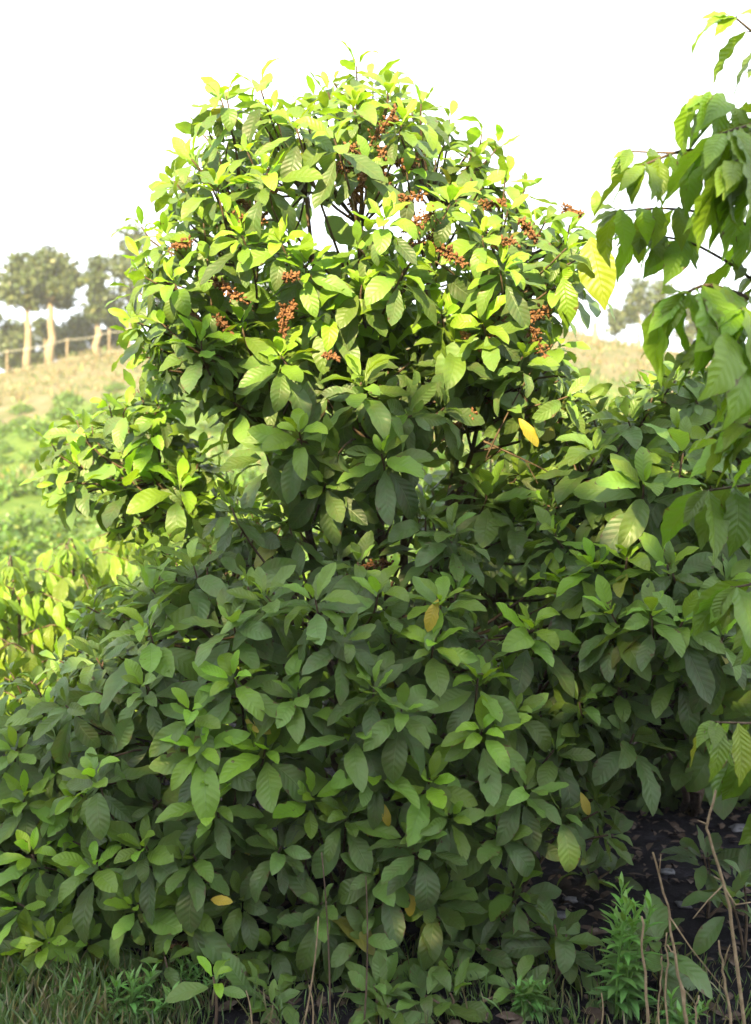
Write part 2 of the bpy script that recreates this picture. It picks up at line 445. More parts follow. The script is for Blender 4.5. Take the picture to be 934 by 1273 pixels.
KEY = [  # shoot tips read off the photograph: x, y, leaf length in px, freshness (raised on the dome for sunlight)
 (450,470,72,.45),(372,535,66,.7),(474,562,62,.5),(606,610,70,.35),(405,600,62,.25),(330,560,55,.3),(560,660,62,.15),(640,640,60,.3),
 (470,735,66,.35),(392,742,64,.3),(330,738,62,.3),(548,745,60,.5),(660,775,60,.9),(540,795,62,.95),(185,780,72,.85),(240,700,66,.3),
 (290,840,62,.9),(180,850,60,.4),(465,850,64,.3),(370,860,64,.3),(440,900,66,.35),(500,880,62,.3),(600,905,60,1.0),(465,945,66,.9),
 (535,965,62,.95),(595,840,60,.5),(640,880,60,.4),(250,925,68,.85),(265,990,66,.75),(330,925,66,.8),(120,960,60,.5),(240,880,60,.5),
 (390,985,66,.7),(430,1010,62,.3),(560,1010,62,.35),(520,1040,62,.2),(655,975,62,.3),(690,930,62,.3),(620,1030,60,.2),(350,1050,60,.2),
 (180,1050,58,.5),(120,1070,56,.7),(240,1060,56,.3),(300,1110,56,.2),(230,1120,56,.5),(340,1170,58,.2),(400,1120,60,.15),(450,1160,62,.15),
 (470,1080,60,.2),(540,1110,58,.15),(560,1200,60,.2),(390,1220,60,.2),(300,1180,54,.5),(480,1220,62,.2),(640,1100,58,.25),(620,1190,56,.2),
 (170,1120,56,.6),(190,730,60,.4),(290,770,62,.2),(430,790,60,.25),(680,1190,54,.3),(700,1000,58,.2),(720,900,58,.4),(530,640,50,.1),
 (225,600,60,.9),(160,590,56,1),(100,575,56,1),(190,540,54,1),(240,640,60,.9),(250,560,56,.8),(150,640,48,.8),(200,500,50,1),
 (505,330,60,1),(450,352,58,.9),(408,385,62,1),(548,388,60,1),(565,425,56,.7),(380,330,54,1),(330,215,58,1),(300,290,52,1),(250,420,58,1),(215,350,50,1),(600,290,50,1),
 (622,330,54,1),(478,272,48,1),(350,300,50,1),(650,440,58,.6),(600,400,58,.8),(688,425,52,.7),(300,400,54,.9),(350,440,56,.8),(440,130,48,1.2),(500,150,48,1.1),(560,250,48,1.1),(270,230,48,1.1),(205,290,48,1.1)]
env = DOME + NECK + BODY + ARM
crown = MB(); tips = []; exist = []
for (x, y, s, fr) in KEY:
    h = ray_env(x, y, env)
    if h is None: continue
    _, p, nr = h
    ax = norm(nr * 0.40 + np.array([0, -0.22, 0.80]) + rng.normal(size=3) * 0.12)
    rosette(crown, p - np.array([0, .03, 0]), ax, int(rng.integers(14, 18)), s / F * p[1] * 1.0, young=fr * 1.3 + .05, droop=.22)
    tips.append((p, ax)); exist.append(p)
fill = sample_surface(NECK + BODY, 0.195, 1.0, not_hole(DARK), 16000, exist)
for p, nr in fill:
    ax = seg_axis(nr, .55, .2, .15)
    rosette(crown, p, ax, int(rng.integers(10, 14)), 0.150 * rng.uniform(.8, 1.12), young=rng.choice([.1, .25, .5, .75], p=[.25, .2, .25, .3]), droop=.32)
    tips.append((p, ax))
for p, nr in sample_surface(NECK + BODY, 0.165, 0.84, not_hole(DARK), 9000):
    ax = seg_axis(nr, .35, .35)
    rosette(crown, p, ax, 9, 0.145 * rng.uniform(.8, 1.1), young=.08, droop=.5)  # inner leaves tinted darker to deepen the shade in the crevices
    tips.append((p, ax))
for p, nr in sample_surface(NECK + BODY, 0.24, 0.62, not_hole(DARK), 3000):
    ax = seg_axis(nr, .4, .3)
    rosette(crown, p, ax, 8, 0.16 * rng.uniform(.85, 1.1), young=.1, droop=.4)
    tips.append((p, ax))
hk = not_hole(HOLES + [(470, 330, 14, 12), (345, 185, 16, 12), (560, 320, 14, 14), (250, 240, 16, 14), (640, 300, 18, 18), (540, 170, 14, 12), (230, 330, 14, 14), (420, 160, 12, 12), (610, 450, 22, 14)], .07)
for p, nr in sample_surface(DOME, 0.140, 1.0, hk, 12000, exist):
    ax = norm(seg_axis(nr, .65, .22) + sdir * .45)
    rosette(crown, p, ax, int(rng.integers(8, 12)), 0.138 * rng.uniform(.8, 1.15), young=rng.uniform(.5, 1.25), droop=.22)  # brighter leaf tint on the dome stands in for sunlight
    tips.append((p, ax))
for p, nr in sample_surface(DOME, 0.17, 0.70, lambda p: hk(p) and (to_px(p)[1] > 320 or rng.random() < .25), 4000):
    ax = seg_axis(nr, .5, .3)
    rosette(crown, p, ax, 8, 0.14 * rng.uniform(.85, 1.1), young=.35, droop=.3)
    tips.append((p, ax))
for p, nr in sample_surface(ARM, 0.15, 1.0, None, 3000):
    ax = seg_axis(nr, .5, .2)
    rosette(crown, p, ax, 9, 0.15 * rng.uniform(.85, 1.1), young=rng.uniform(.5, 1), droop=.25)
    tips.append((p, ax))
# single shoots that stick out of the dome's outline
for (x, y, dx) in [(250,148,-.5),(392,105,0),(440,104,-.1),(500,102,.1),(620,165,.6),(655,215,.7),(705,275,.8),(330,130,-.3),(175,265,-.7),(165,340,-.8),(160,395,-.9),(700,330,.7),(735,330,.6),(215,215,-.6),(560,130,.3),(600,150,.4)]:
    p = P(x, y + 14, 3.95); ax = norm(np.array([dx * .6, -.2, 1]))
    rosette(crown, p, ax, 8, 0.135, young=.7, droop=.15)
    tips.append((p, ax))
crown.build('crown', M_LEAF, tall)
nodes = [P(300, 330, 4.0), P(380, 240, 4.05), P(450, 200, 4.0), P(540, 260, 4.0), P(620, 330, 4.0), P(460, 420, 3.8), P(330, 480, 3.9), P(600, 500, 3.95), P(200, 600, 4.25),
         P(250, 780, 3.8), P(400, 780, 3.6), P(560, 800, 3.6), P(300, 950, 3.6), P(500, 960, 3.5), P(640, 930, 3.6), P(180, 1050, 3.6), P(420, 1120, 3.5), P(640, 1120, 3.6)]
woody(tall, base_pt, tips, nodes, .026)

def spray(root, c, ax, L, n=80):
    """a dried flower cluster: short stalks with little knobbly heads"""
    mb = MB(); ax = norm(ax)
    end = c + ax * L
    mb.tube(bezier(c, c + ax * L * .5 + rng.normal(size=3) * .01, end, 5), np.linspace(.004, .002, 5), 5)
    for i in range(n):
        t = rng.random(); q = c + ax * L * t
        d = norm(rng.normal(size=3) + ax * .4) * L * .30 * rng.uniform(.3, 1) * (1 - .4 * t)
        mb.tube([q, q + d], [.0016, .0012], 3)
        e = q + d; r_ = .0042 * rng.uniform(.5, 1.6)
        dd = norm(d); mb.tube([e - dd * r_, e - dd * r_ * .4, e + dd * r_ * .5, e + dd * r_ * 1.4], [r_ * .5, r_, r_ * .85, r_ * .2], 5)
    mb.build('flower_cluster', M_SPRAY, root)
for (x, y, Y, L) in [(460,180,3.42,.14),(480,235,3.4,.13),(452,205,3.4,.12),(495,250,3.4,.1),(540,265,3.35,.14),(550,310,3.35,.1),(668,300,3.5,.1),(610,300,3.35,.1),(325,280,3.4,.12),(440,250,3.4,.1),(350,345,3.3,.08),(240,300,3.5,.08),(468,215,3.5,.16),(475,190,3.55,.12),(440,262,3.6,.10),(318,262,3.5,.12),(345,238,3.6,.08),(545,290,3.45,.14),(310,285,3.5,.08),(300,372,3.4,.12),(352,415,3.4,.10),(680,385,3.55,.14),(655,395,3.5,.16),(625,398,3.5,.14),
                     (560,310,3.5,.10),(505,215,3.6,.1),(365,375,3.4,.08),(270,395,3.5,.08),(600,255,3.6,.10),(402,440,3.4,.06),(590,425,3.5,.08),(640,500,3.7,.1),(560,530,3.6,.14),(470,545,3.5,.08),(700,260,3.8,.08),(232,390,3.6,.08),(486,700,3.6,.1)]:
    spray(tall, P(x, y, Y), (rng.normal() * .6, -.3, rng.normal() * .5 + .1), L)
for _ in range(40):
    mb = MB(); x, y = rng.choice([0, 1, 2, 3], p=[.1, .3, .3, .3]), 0
    cx, cy, ax_, ay_ = [(610, 530, 90, 50), (340, 690, 80, 40), (600, 1090, 110, 60), (430, 1130, 120, 90)][x]
    a = P(cx + rng.normal() * ax_ * .6, cy + rng.normal() * ay_ * .6, rng.uniform(3.45, 3.9)); d = norm([rng.normal(), rng.normal() * .3, rng.normal() * .7 + .2]); L_ = rng.uniform(.12, .4)
    c = a + d * L_; m_ = (a + c) / 2 + rng.normal(size=3) * .03
    pt = bezier(a, m_, c, 5); mb.tube(pt, np.linspace(.0045, .002, 5), 4)
    e = pt[2] + norm(d + rng.normal(size=3) * .7) * L_ * .4; mb.tube([pt[2], e], [.0025, .0015], 3); mb.build('dead_twig', M_BARK, tall)
for (x, y, Y, s, d, ye, g) in [(545,745,3.05,.11,(-.35,-.3,-.85),1,0),(512,1105,3.05,.09,(-.1,-.2,-1),.9,.3),(305,895,3.0,.10,(.7,-.5,-.2),.8,0),(262,1118,3.0,.08,(.6,-.4,.1),.95,0),(478,1000,2.98,.07,(.2,-.3,-1),.9,.2),(645,520,3.6,.13,(.5,-.3,-.7),.8,.5),(722,985,3.05,.08,(.4,-.2,-1),.8,0)]:
    mb = MB(); p = P(x, y, Y); put_leaf(mb, OBO[1], p, d, (0, -1, .6), s, 1, (.6, g, ye))
    o = mb.build('leaf', M_LEAF, tall); o['label'] = 'yellowed leaf among the green ones'

# ---- shrub on the right
def shrub(name, label, ells, base, key, nodes, fill_sp=.185, keep=None, young=(.1, .9), leaf=.150, inner=True, rad=.018):
    b = np.array([base[0], base[1], float(gh(base[0], base[1]))])
    root = empty(name, b); tag(root, label, 'shrub', 'broad-leaved shrubs growing together')
    cr = MB(); tp = []; ex = []
    for (x, y, s, fr) in key:
        h = ray_env(x, y, ells)
        if h is None: continue
        _, p, nr = h
        ax = norm(nr * 0.40 + np.array([0, -0.22, 0.80]) + rng.normal(size=3) * 0.12)
        rosette(cr, p, ax, int(rng.integers(14, 18)), s / F * p[1] * 1.0, young=fr * 1.3 + .05, droop=.22)
        tp.append((p, ax)); ex.append(p)
    for p, nr in sample_surface(ells, fill_sp, 1.0, keep, 7000, ex):
        ax = seg_axis(nr, .55, .2, .15)
        rosette(cr, p, ax, int(rng.integers(10, 14)), leaf * rng.uniform(.85, 1.1), young=rng.uniform(*young), droop=.3)
        tp.append((p, ax))
    if inner:
        for sp_, sh in ((.165, .84), (.24, .62)):
            for p, nr in sample_surface(ells, sp_, sh, keep, 2500):
                ax = seg_axis(nr, .35, .35)
                rosette(cr, p, ax, 9, leaf * .92, young=.05, droop=.5); tp.append((p, ax))  # dark inner tint adds to the shade between the outer rosettes
    cr.build('crown', M_LEAF, root)
    woody(root, b, tp, nodes, rad)
    return root
RS = [ell(820, 760, 3.55, 155, 110, .5), ell(830, 650, 3.75, 190, 120, .55), ell(860, 540, 3.95, 180, 75, .45), ell(900, 870, 3.6, 120, 70, .35), ell(740, 880, 3.45, 80, 70, .3), ell(740,560,3.95,60,70,.35)]
def rk(p):
    x, y = to_px(p)
    return not (((x - 655) / 50) ** 2 + ((y - 720) / 75) ** 2 < 1) and y < 985
shrub('low_shrub', 'broad-leaved shrub with a fresh green middle, below the drooping coffee branches', RS, P(860, 1100, 4.9), [
    (800,600,86,.4),(850,560,80,.2),(740,560,78,.3),(690,660,60,.6),(740,700,60,1),(780,690,60,1),(830,700,60,.8),(700,720,64,1),(760,760,62,.6),(850,770,62,.5),
    (810,760,62,.5),(900,790,62,.5),(770,850,60,.3),(720,870,60,.25),(840,830,58,.3),(880,860,70,.3),(905,720,60,.4),(920,640,66,.2),(780,520,66,.2),(840,470,66,.2),(700,540,70,.2),(905,900,80,.3),(790,910,66,.15),(850,910,66,.1)],
    [P(720, 600, 3.8), P(830, 500, 3.9), P(900, 560, 3.9), P(760, 740, 3.6), P(850, 760, 3.6), P(780, 880, 3.6)], keep=rk, young=(.05, .8))
BS = [ell(760, 830, 5.3, 150, 170, .5), ell(900, 850, 5.2, 170, 190, .5), ell(640, 870, 5.5, 140, 130, .4), ell(1050, 850, 5.0, 150, 200, .5), ell(620, 650, 5.4, 110, 90, .4)]  # back shrub added to keep light from the rear off the soil
shrub('low_shrub', 'dark shrub added behind the others to block light above the bare soil on the right', BS, P(820, 900, 5.4), [], [P(760, 800, 5.3), P(900, 800, 5.4), P(650, 850, 5.4)], fill_sp=.19, young=(0, .3), leaf=.17)
LS = [ell(60, 900, 3.75, 120, 90, .4), ell(30, 1010, 3.65, 130, 120, .45), ell(80, 1120, 3.6, 130, 100, .45), ell(-90, 980, 3.7, 100, 160, .4)]
shrub('low_shrub', 'broad-leaved shrub leaning out low at the left edge, above the grass', LS, P(20, 1200, 3.9), [
    (60,880,54,.8),(100,900,52,.6),(20,930,54,.5),(80,940,54,.6),(30,990,54,.7),(90,1000,54,.5),(40,1060,54,.8),(110,1040,52,.9),(20,1120,52,.7),(75,1130,54,.6),(130,1100,52,.5),(60,1170,50,.9),(110,1170,50,.4)],
    [P(60, 900, 3.8), P(20, 980, 3.7), P(90, 1080, 3.7), P(-60, 960, 3.8)], young=(.2, .9), leaf=.14)

# ------------------------------------------------------------------ coffee leaves hanging from branches
def hang_branch(root, pts, rad, spacing, size, pairs=True, young=.4, yellow=0, downb=1.0, bush=True, jit=.32, mat=None, tm=None, flip=1):
    """an arching branch with drooping paired leaves; returns the branch object with its leaves as a sub-part"""
    pts = np.asarray(pts, float)
    # resample
    tt = np.linspace(0, 1, 14)
    seg = np.linspace(0, 1, len(pts))
    path = np.stack([np.interp(tt, seg, pts[:, k]) for k in range(3)], 1)
    path[1:-1] = (path[:-2] + 2 * path[1:-1] + path[2:]) / 4
    mb = MB(); mb.tube(path, np.linspace(rad, rad * .45, len(path)), 6)
    lf = MB()
    Ltot = np.sum(np.linalg.norm(np.diff(path, axis=0), axis=1))
    n = max(2, int(Ltot / spacing))
    for i in range(n + 1):
        t = 0.12 + 0.88 * i / n
        p = np.array([np.interp(t, tt, path[:, k]) for k in range(3)])
        tg = norm(path[min(13, int(t * 13) + 1)] - path[max(0, int(t * 13) - 1)])
        sd = norm(np.cross(tg, [0, 0, 1]))
        for s_ in (-1, 1):
            if rng.random() < .08: continue
            d = norm(sd * s_ * .75 + tg * .35 + np.array([0, 0, -downb]) + rng.normal(size=3) * jit)
            st = norm(sd * s_ + tg * .5 + np.array([0, 0, .15]))
            q = p + st * .015
            mb.tube([p, q], [.002, .0015], 3)
            up = norm(sd * s_ + np.array([0, -.55, .5]) + rng.normal(size=3) * .3)
            put_leaf(lf, (tm or COF)[rng.integers(len(tm or COF))], q, d, up, size * rng.uniform(.75, 1.15), rng.uniform(.9, 1.15), (rng.random(), np.clip(young + rng.normal() * .2, 0, 1), yellow * rng.random()))
    p = path[-1]; tg = norm(path[-1] - path[-3])
    for k in range(3):
        put_leaf(lf, (tm or COF)[rng.integers(len(tm or COF))], p, norm(tg + rng.normal(size=3) * .4 + np.array([0, 0, -.5 * downb])), (0, -.5, .7), size * .6, 1, (rng.random(), min(1, young + .3), 0))
    b = mb.build('branch', M_BARK, root)
    lf.build('leaves', mat or M_COF, b)
    return b

cb = P(1010, 1100, 2.75); cb[2] = float(gh(cb[0], cb[1]))
coffee = empty('coffee_tree', cb)
tag(coffee, 'coffee tree with long drooping veined leaves, reaching in from the right edge against the sky', 'tree')
mb = MB(); mb.tube([cb, P(1005, 700, 2.72), P(1000, 300, 2.7), P(985, 0, 2.68), P(975, -90, 2.65)], [.03, .024, .018, .012, .006], 8, wob=.04)
mb.build('trunk', M_BARK, coffee)
T = lambda y: P(1000, y, 2.7)
hang_branch(coffee, [T(150), P(960, 60, 2.6), P(915, 22, 2.5)], .006, .08, .16, downb=.5, young=.5)
hang_branch(coffee, [T(230), P(930, 150, 2.5), P(880, 118, 2.4)], .006, .05, .15, young=.4)
hang_branch(coffee, [T(270), P(930, 190, 2.6), P(850, 185, 2.5), P(800, 205, 2.4)], .007, .07, .175, young=.6)
hang_branch(coffee, [T(250), P(950, 150, 2.4), P(900, 165, 2.25)], .007, .05, .20, young=.5)
hang_branch(coffee, [T(240), P(920, 190, 2.75), P(830, 190, 2.7), P(785, 188, 2.7)], .005, .12, .10, young=.2, downb=1.2)
hang_branch(coffee, [T(340), P(920, 270, 2.6), P(830, 258, 2.55), P(770, 262, 2.5)], .005, .08, .14, young=.6)
hang_branch(coffee, [T(450), P(940, 372, 2.5), P(880, 352, 2.35), P(850, 365, 2.3)], .007, .08, .22, young=.6)
hang_branch(coffee, [T(470), P(970, 400, 2.4), P(920, 385, 2.3)], .007, .07, .24, young=.45)
hang_branch(coffee, [T(620), P(960, 540, 2.4), P(925, 528, 2.3)], .006, .06, .17, young=.8)
hang_branch(coffee, [T(660), P(950, 600, 2.6), P(880, 610, 2.55)], .006, .09, .19, young=.1)
hang_branch(coffee, [T(1000), P(960, 900, 2.7), P(890, 898, 2.6)], .006, .08, .17, young=.05, yellow=.4, downb=2)
hang_branch(coffee, [T(1020), P(980, 930, 2.9), P(925, 925, 2.9)], .005, .08, .2, young=.1, downb=1.6)
hang_branch(coffee, [T(800), P(970, 720, 2.6), P(915, 730, 2.55)], .006, .08, .2, young=.15, downb=1.2)
hang_branch(coffee, [T(330), P(960, 210, 2.35), P(915, 200, 2.2)], .006, .05, .22, young=.6)
hang_branch(coffee, [T(420), P(930, 340, 2.6), P(860, 300, 2.6), P(800, 290, 2.6)], .005, .09, .15, young=.4)
hang_branch(coffee, [T(520), P(960, 450, 2.35), P(905, 420, 2.25)], .006, .09, .22, young=.5)
# a single big pale leaf hanging in the sun beside the dome
mb = MB(); put_leaf(mb, COF[0], P(735, 295, 3.5), (.12, -.15, -1), (-.4, -1, .3), .27, 1.25, (.4, .5, .3))
o = mb.build('leaf', M_COF, tall); o['label'] = 'large pale yellow leaf hanging at the edge of the dome'
for (x, y, s, dx) in [(742, 236, .08, -.1), (775, 190, .08, -.25), (700, 345, .16, .1)]:
    mb = MB(); put_leaf(mb, COF[1], P(x, y, 3.5), (dx, -.1, -1), (-.2, -1, .2), s * 1.2, 1.1, (.5, .5, 0)); mb.build('leaf', M_COF, tall)

# ------------------------------------------------------------------ coffee plants behind, to the left and beyond the shrub
def coffee_plant(px, Y, top, label, nb=24, spread=.5, size=.17, young=.35, group='young coffee plants behind the shrub'):
    x = (px - 467) / F * Y
    b = np.array([x, Y, float(gh(x, Y))])
    root = empty('coffee_plant', b); tag(root, label, 'coffee plant', group)
    h = top - b[2]
    mb = MB(); mb.tube([b, b + [rng.normal() * .03, 0, h * .5], b + [rng.normal() * .05, 0, h]], [.018, .013, .006], 6); mb.build('stem', M_BARK, root)
    for i in range(nb):
        t = .22 + .78 * (i + .5) / nb
        az = i * 2.4 + rng.normal() * .3
        L = spread * (1.15 - .75 * t) * rng.uniform(.8, 1.2) + .10
        o_ = b + [0, 0, h * t]
        e = o_ + np.array([math.cos(az) * L, math.sin(az) * L, -.10 * L + .05])
        m_ = (o_ + e) / 2 + np.array([0, 0, .12 * L + .03])
        hang_branch(root, [o_, m_, e], .005, .085, size, young=young, yellow=.15, downb=1.5)
    return root
coffee_plant(15, 5.3, 1.22, 'sunlit coffee plant at the far left, nearest the open hillside')
coffee_plant(95, 5.7, 1.30, 'sunlit coffee plant standing between the far left one and the tall shrub')
coffee_plant(165, 6.2, 1.36, 'sunlit coffee plant partly behind the lit side branch of the tall shrub')
coffee_plant(38, 4.7, .86, 'small shaded coffee plant below the sunlit ones', nb=8, spread=.3, young=.35)
coffee_plant(-45, 4.9, 1.05, 'coffee plant cut off by the left edge of the picture', nb=12)
coffee_plant(300, 6.6, 1.75, 'coffee plant glimpsed through the left of the tall shrub', nb=16)
coffee_plant(600, 6.6, 2.05, 'bright coffee plant showing through the gap at the neck of the tall shrub', nb=20, spread=.75)
coffee_plant(450, 7.2, 1.9, 'coffee plant almost hidden behind the middle of the tall shrub', nb=12, spread=.6)
coffee_plant(780, 7.0, 2.0, 'coffee plant behind the right shrub, seen below the hill', nb=14, spread=.7)

# ------------------------------------------------------------------ bottom plants
def weed(px, py, Y, hpx, label, nst=1, size=.075, dense=26, young=.6):
    p = P(px, py, Y); z0 = float(gh(p[0], Y)); b = np.array([p[0], Y, z0])
    root = empty('weed_plant', b); tag(root, label, 'weed')
    top = P(px, py, Y)
    h = top[2] - z0
    for k in range(nst):
        e = b + np.array([rng.normal() * .06 * (k > 0), rng.normal() * .04 * (k > 0), h * (1 - .28 * k * rng.uniform(.7, 1.2) / max(1, nst - 1) if k else 1)])
        path = bezier(b + [rng.normal() * .02, 0, 0], (b + e) / 2 + np.array([rng.normal() * .02, 0, 0]), e, 8)
        mb = MB(); mb.tube(path, np.linspace(.005, .0025, 8), 5, tint=(.5, .5, 0)); st = mb.build('stem', M_WEED, root)
        lf = MB()
        for i in range(dense):
            t = .1 + .9 * i / dense; q = np.array([np.interp(t, np.linspace(0, 1, 8), path[:, j]) for j in range(3)])
            az = i * 2.4; el = .05 + .9 * t ** 4
            d = np.array([math.cos(az) * (1 - el * .6), math.sin(az) * (1 - el * .6), el * 1.2 + .15])
            put_leaf(lf, LAN[rng.integers(3)], q, d, (0, 0, 1), size * (1.15 - .45 * t) * rng.uniform(.8, 1.2), 1.2, (rng.random(), young * t, 0))
        lf.build('leaves', M_WEED, st)
    return root
weed(773, 1098, 2.9, 200, 'tall green weed with narrow whorled leaves, standing in front of the dark gap', 5, .085, 34, .8)
weed(160, 1215, 2.9, 60, 'feathery green weed among the grass, nearest the bottom left corner', 5, .06, 26)
weed(95, 1225, 2.95, 60, 'low feathery weed under the left shrub', 4, .05, 24)
weed(225, 1200, 3.0, 60, 'thin-leaved weed between the grass and the bright seedling', 4, .055, 24, .3)
weed(660, 1225, 2.9, 60, 'low narrow-leaved weed left of the tall weed', 4, .06, 26, .5)
weed(835, 1240, 2.85, 60, 'short narrow-leaved weed among the dry stalks', 3, .06, 22, .5)

def seedling(px, py, Y, label, sz, n, young, stems=1):
    p = P(px, py, Y); b = np.array([p[0], Y, float(gh(p[0], Y))])
    root = empty('seedling', b); tag(root, label, 'seedling')
    mb = MB(); lf = MB()
    for k in range(stems):
        e = p + np.array([rng.normal() * .08 * (k > 0), rng.normal() * .05 * (k > 0), -abs(rng.normal()) * .05 * (k > 0)])
        mb.tube(bezier(b, (b + e) / 2 + [.02, 0, 0], e, 6), np.linspace(.006, .003, 6), 5)
        rosette(lf, e, norm([rng.normal() * .15, -.3, 1]), n, sz, young=young, droop=.1, spread=(30, 100))
    mb.build('stem', M_BARK, root); lf.build('leaves', M_LEAF, root)
seedling(265, 1215, 2.8, 'small bright green seedling at the foot of the tall shrub', .10, 7, 1.3)
seedling(205, 1190, 3.0, 'small green seedling just behind the brightest one', .09, 7, .6)
seedling(820, 1170, 3.0, 'low plant with broad dull leaves behind the tall weed and dry stalks', .17, 7, .05, 2)
seedling(690, 1150, 3.1, 'low broad-leaved plant to the left of the tall weed', .15, 8, .2, 3)
seedling(640, 1230, 2.95, 'low broad-leaved plant near the bottom edge, under the shrub', .14, 8, .2, 3)
seedling(760, 1245, 3.0, 'broad dull leaves at the bottom edge, behind the stem of the tall weed', .14, 7, .1, 3)
seedling(560, 1235, 2.9, 'broad-leaved plant at the bottom edge, left of the narrow-leaved weed', .14, 8, .25, 3)
seedling(465, 1225, 2.9, 'broad-leaved plant at the bottom edge beside the brown upright stem', .14, 8, .2, 3)
seedling(345, 1232, 2.9, 'broad-leaved plant at the bottom edge between two straw stems', .12, 8, .3, 3)
seedling(880, 1060, 3.6, 'dim seedling behind the forked stalk, under the hanging leaves', .14, 7, .05, 3)
seedling(640, 1120, 3.5, 'dim broad-leaved plant in the dark hollow under the tall shrub', .13, 8, .15, 3)
seedling(730, 1080, 3.9, 'dim leafy plant in deep shade behind the tip of the tall weed', .14, 8, .05, 3)
seedling(925, 1095, 3.3, 'dim broad-leaved plant in the shade at the right edge', .15, 6, .05, 2)

def stalk(pts, r, label, twigs=()):
    pts = [P(*q) for q in pts]
    root_loc = pts[0]
    mb = MB(); n = 14
    tt = np.linspace(0, 1, n); sg = np.linspace(0, 1, len(pts)); pa = np.array(pts)
    path = np.stack([np.interp(tt, sg, pa[:, k]) for k in range(3)], 1)
    path[1:-1] += rng.normal(size=(n - 2, 3)) * .003
    mb.tube(path, np.linspace(r, r * .6, n), 6, wob=.08)
    o = mb.build('dry_stalk', M_DRY, None, root_loc)
    tag(o, label, 'dry stalk', 'bare dry stalks in front of the dark gap')
    for tw in twigs:
        m2 = MB(); tp = np.array([P(*q) for q in tw]); m2.tube(tp, np.linspace(r * .5, r * .25, len(tp)), 5)
        t = bpy.data.objects.new('twig', m2.mesh('twig', M_DRY, root_loc)); link(t, o)
def gpy(px, Y):                       # where the ground lies under a point
    x = (px - 467) / F * Y
    return 636.5 - (float(gh(x, Y)) - EYE) / Y * F
def g(px, Y): return (px, gpy(px, Y), Y)
stalk([g(930, 2.7), (912, 1160, 2.7), (900, 1100, 2.7), (882, 1040, 2.68), (880, 1020, 2.68), (890, 983, 2.66)], .0052, 'tallest bare stalk, forked, with its tip up against the hanging leaves',
      [[(902, 1105, 2.7), (915, 1125, 2.68), (945, 1120, 2.66)], [(897, 1095, 2.7), (888, 1090, 2.68)], [(880, 1025, 2.68), (868, 1020, 2.67)], [(900, 1100, 2.7), (880, 1120, 2.7), (862, 1142, 2.72)]])
stalk([g(862, 2.75), (842, 1200, 2.75), (832, 1130, 2.75), (812, 1060, 2.72)], .0045, 'long bare stalk leaning left, just right of the tall weed', [[(833, 1140, 2.75), (860, 1180, 2.74), (900, 1230, 2.73)], [(820, 1085, 2.73), (822, 1062, 2.72)]])
stalk([g(806, 2.72), (803, 1215, 2.72), (798, 1140, 2.7)], .0048, 'upright bare stalk touching the right side of the tall weed')
stalk([g(829, 2.72), (828, 1220, 2.72), (829, 1160, 2.7)], .0035, 'thin upright bare stalk, second to the right of the tall weed')
stalk([g(818, 2.68), (820, 1230, 2.68), (823, 1190, 2.66)], .0028, 'thinnest short bare stalk between two upright ones')
stalk([g(915, 2.65), (902, 1220, 2.65), (894, 1170, 2.63)], .0042, 'short bare stalk forked at the tip, left of the tallest one', [[(901, 1200, 2.65), (905, 1182, 2.64), (908, 1175, 2.64)]])
stalk([g(865, 2.62), (866, 1260, 2.62), (869, 1238, 2.62)], .0035, 'shortest bare stalk, just inside the bottom edge')
stalk([g(858, 2.66), (850, 1240, 2.66), (838, 1190, 2.66), (830, 1175, 2.66)], .0032, 'bare stalk bending left behind the leaning one')
for (x0, y1, x1, lb) in [(312, 1232, 306, 'thin straw stem left of the two straws at the bottom edge'), (376, 1140, 396, 'pale curved straw stem crossing the lower leaves'), (388, 1225, 384, 'short straw stem at the foot of the curved one'), (452, 1090, 455, 'brown upright stem climbing in front of the lower leaves'), (745, 1235, 748, 'short straw stem beside the tall weed'), (410, 1060, 400, 'reddish brown stem rising through the lower leaves')]:
    Y = 2.78
    a = P(*g(x0, Y)); e = P(x1, y1, Y)
    mb = MB(); mb.tube(bezier(a, (a + e) / 2 + [.015, 0, 0], e, 9), np.linspace(.0032, .0018, 9), 5)
    tag(mb.build('straw_stem', M_DRY if 'brown' not in lb else M_BARK, None, a), lb, 'stem', 'thin stems in front of the lower leaves')

# grass
mb = MB()
def tuft(x, y, n, h):
    z = float(gh(x, y))
    for _ in range(n):
        b = np.array([x + rng.normal() * .05, y + rng.normal() * .05, z])
        d = norm([rng.normal() * .35, rng.normal() * .35, 1])
        v, f, uv = LAN[rng.integers(3)]
        put_leaf(mb, LAN[rng.integers(3)], b, d, (rng.normal(), rng.normal(), .2), h * rng.uniform(.5, 1.2), .35, (rng.random(), rng.random() * .4, (rng.random() < .35) * .8))
for _ in range(150):
    x = rng.uniform(-1.6, -.55); y = rng.uniform(2.55, 3.2); tuft(x, y, 22, .13 if x < -.75 else .09)
for _ in range(190):
    x = rng.uniform(-.8, 1.6); y = rng.uniform(2.5, 3.3); tuft(x, y, 10, rng.uniform(.04, .10))
for _ in range(120):
    tuft(rng.uniform(-3, 3), rng.uniform(-1, 2.5), 12, .08)
tag(mb.build('grass', M_GRASS), 'short green and straw grass along the foot of the shrubs', 'grass', kind='stuff')
# leaf litter
mb = MB()
for _ in range(4200):
    x = rng.uniform(-2.5, 3.2); y = rng.uniform(2.7, 6.5); z = float(gh(x, y)) + .012
    a = rng.uniform(0, 6.28)
    put_leaf(mb, LOW[rng.integers(3)], (x, y, z), (math.cos(a), math.sin(a), rng.normal() * .15), (rng.normal() * .3, rng.normal() * .3, 1), rng.uniform(.03, .09))
tag(mb.build('leaf_litter', M_DEAD), 'brown fallen leaves on the dark soil under the shrubs', 'leaf litter', kind='stuff')
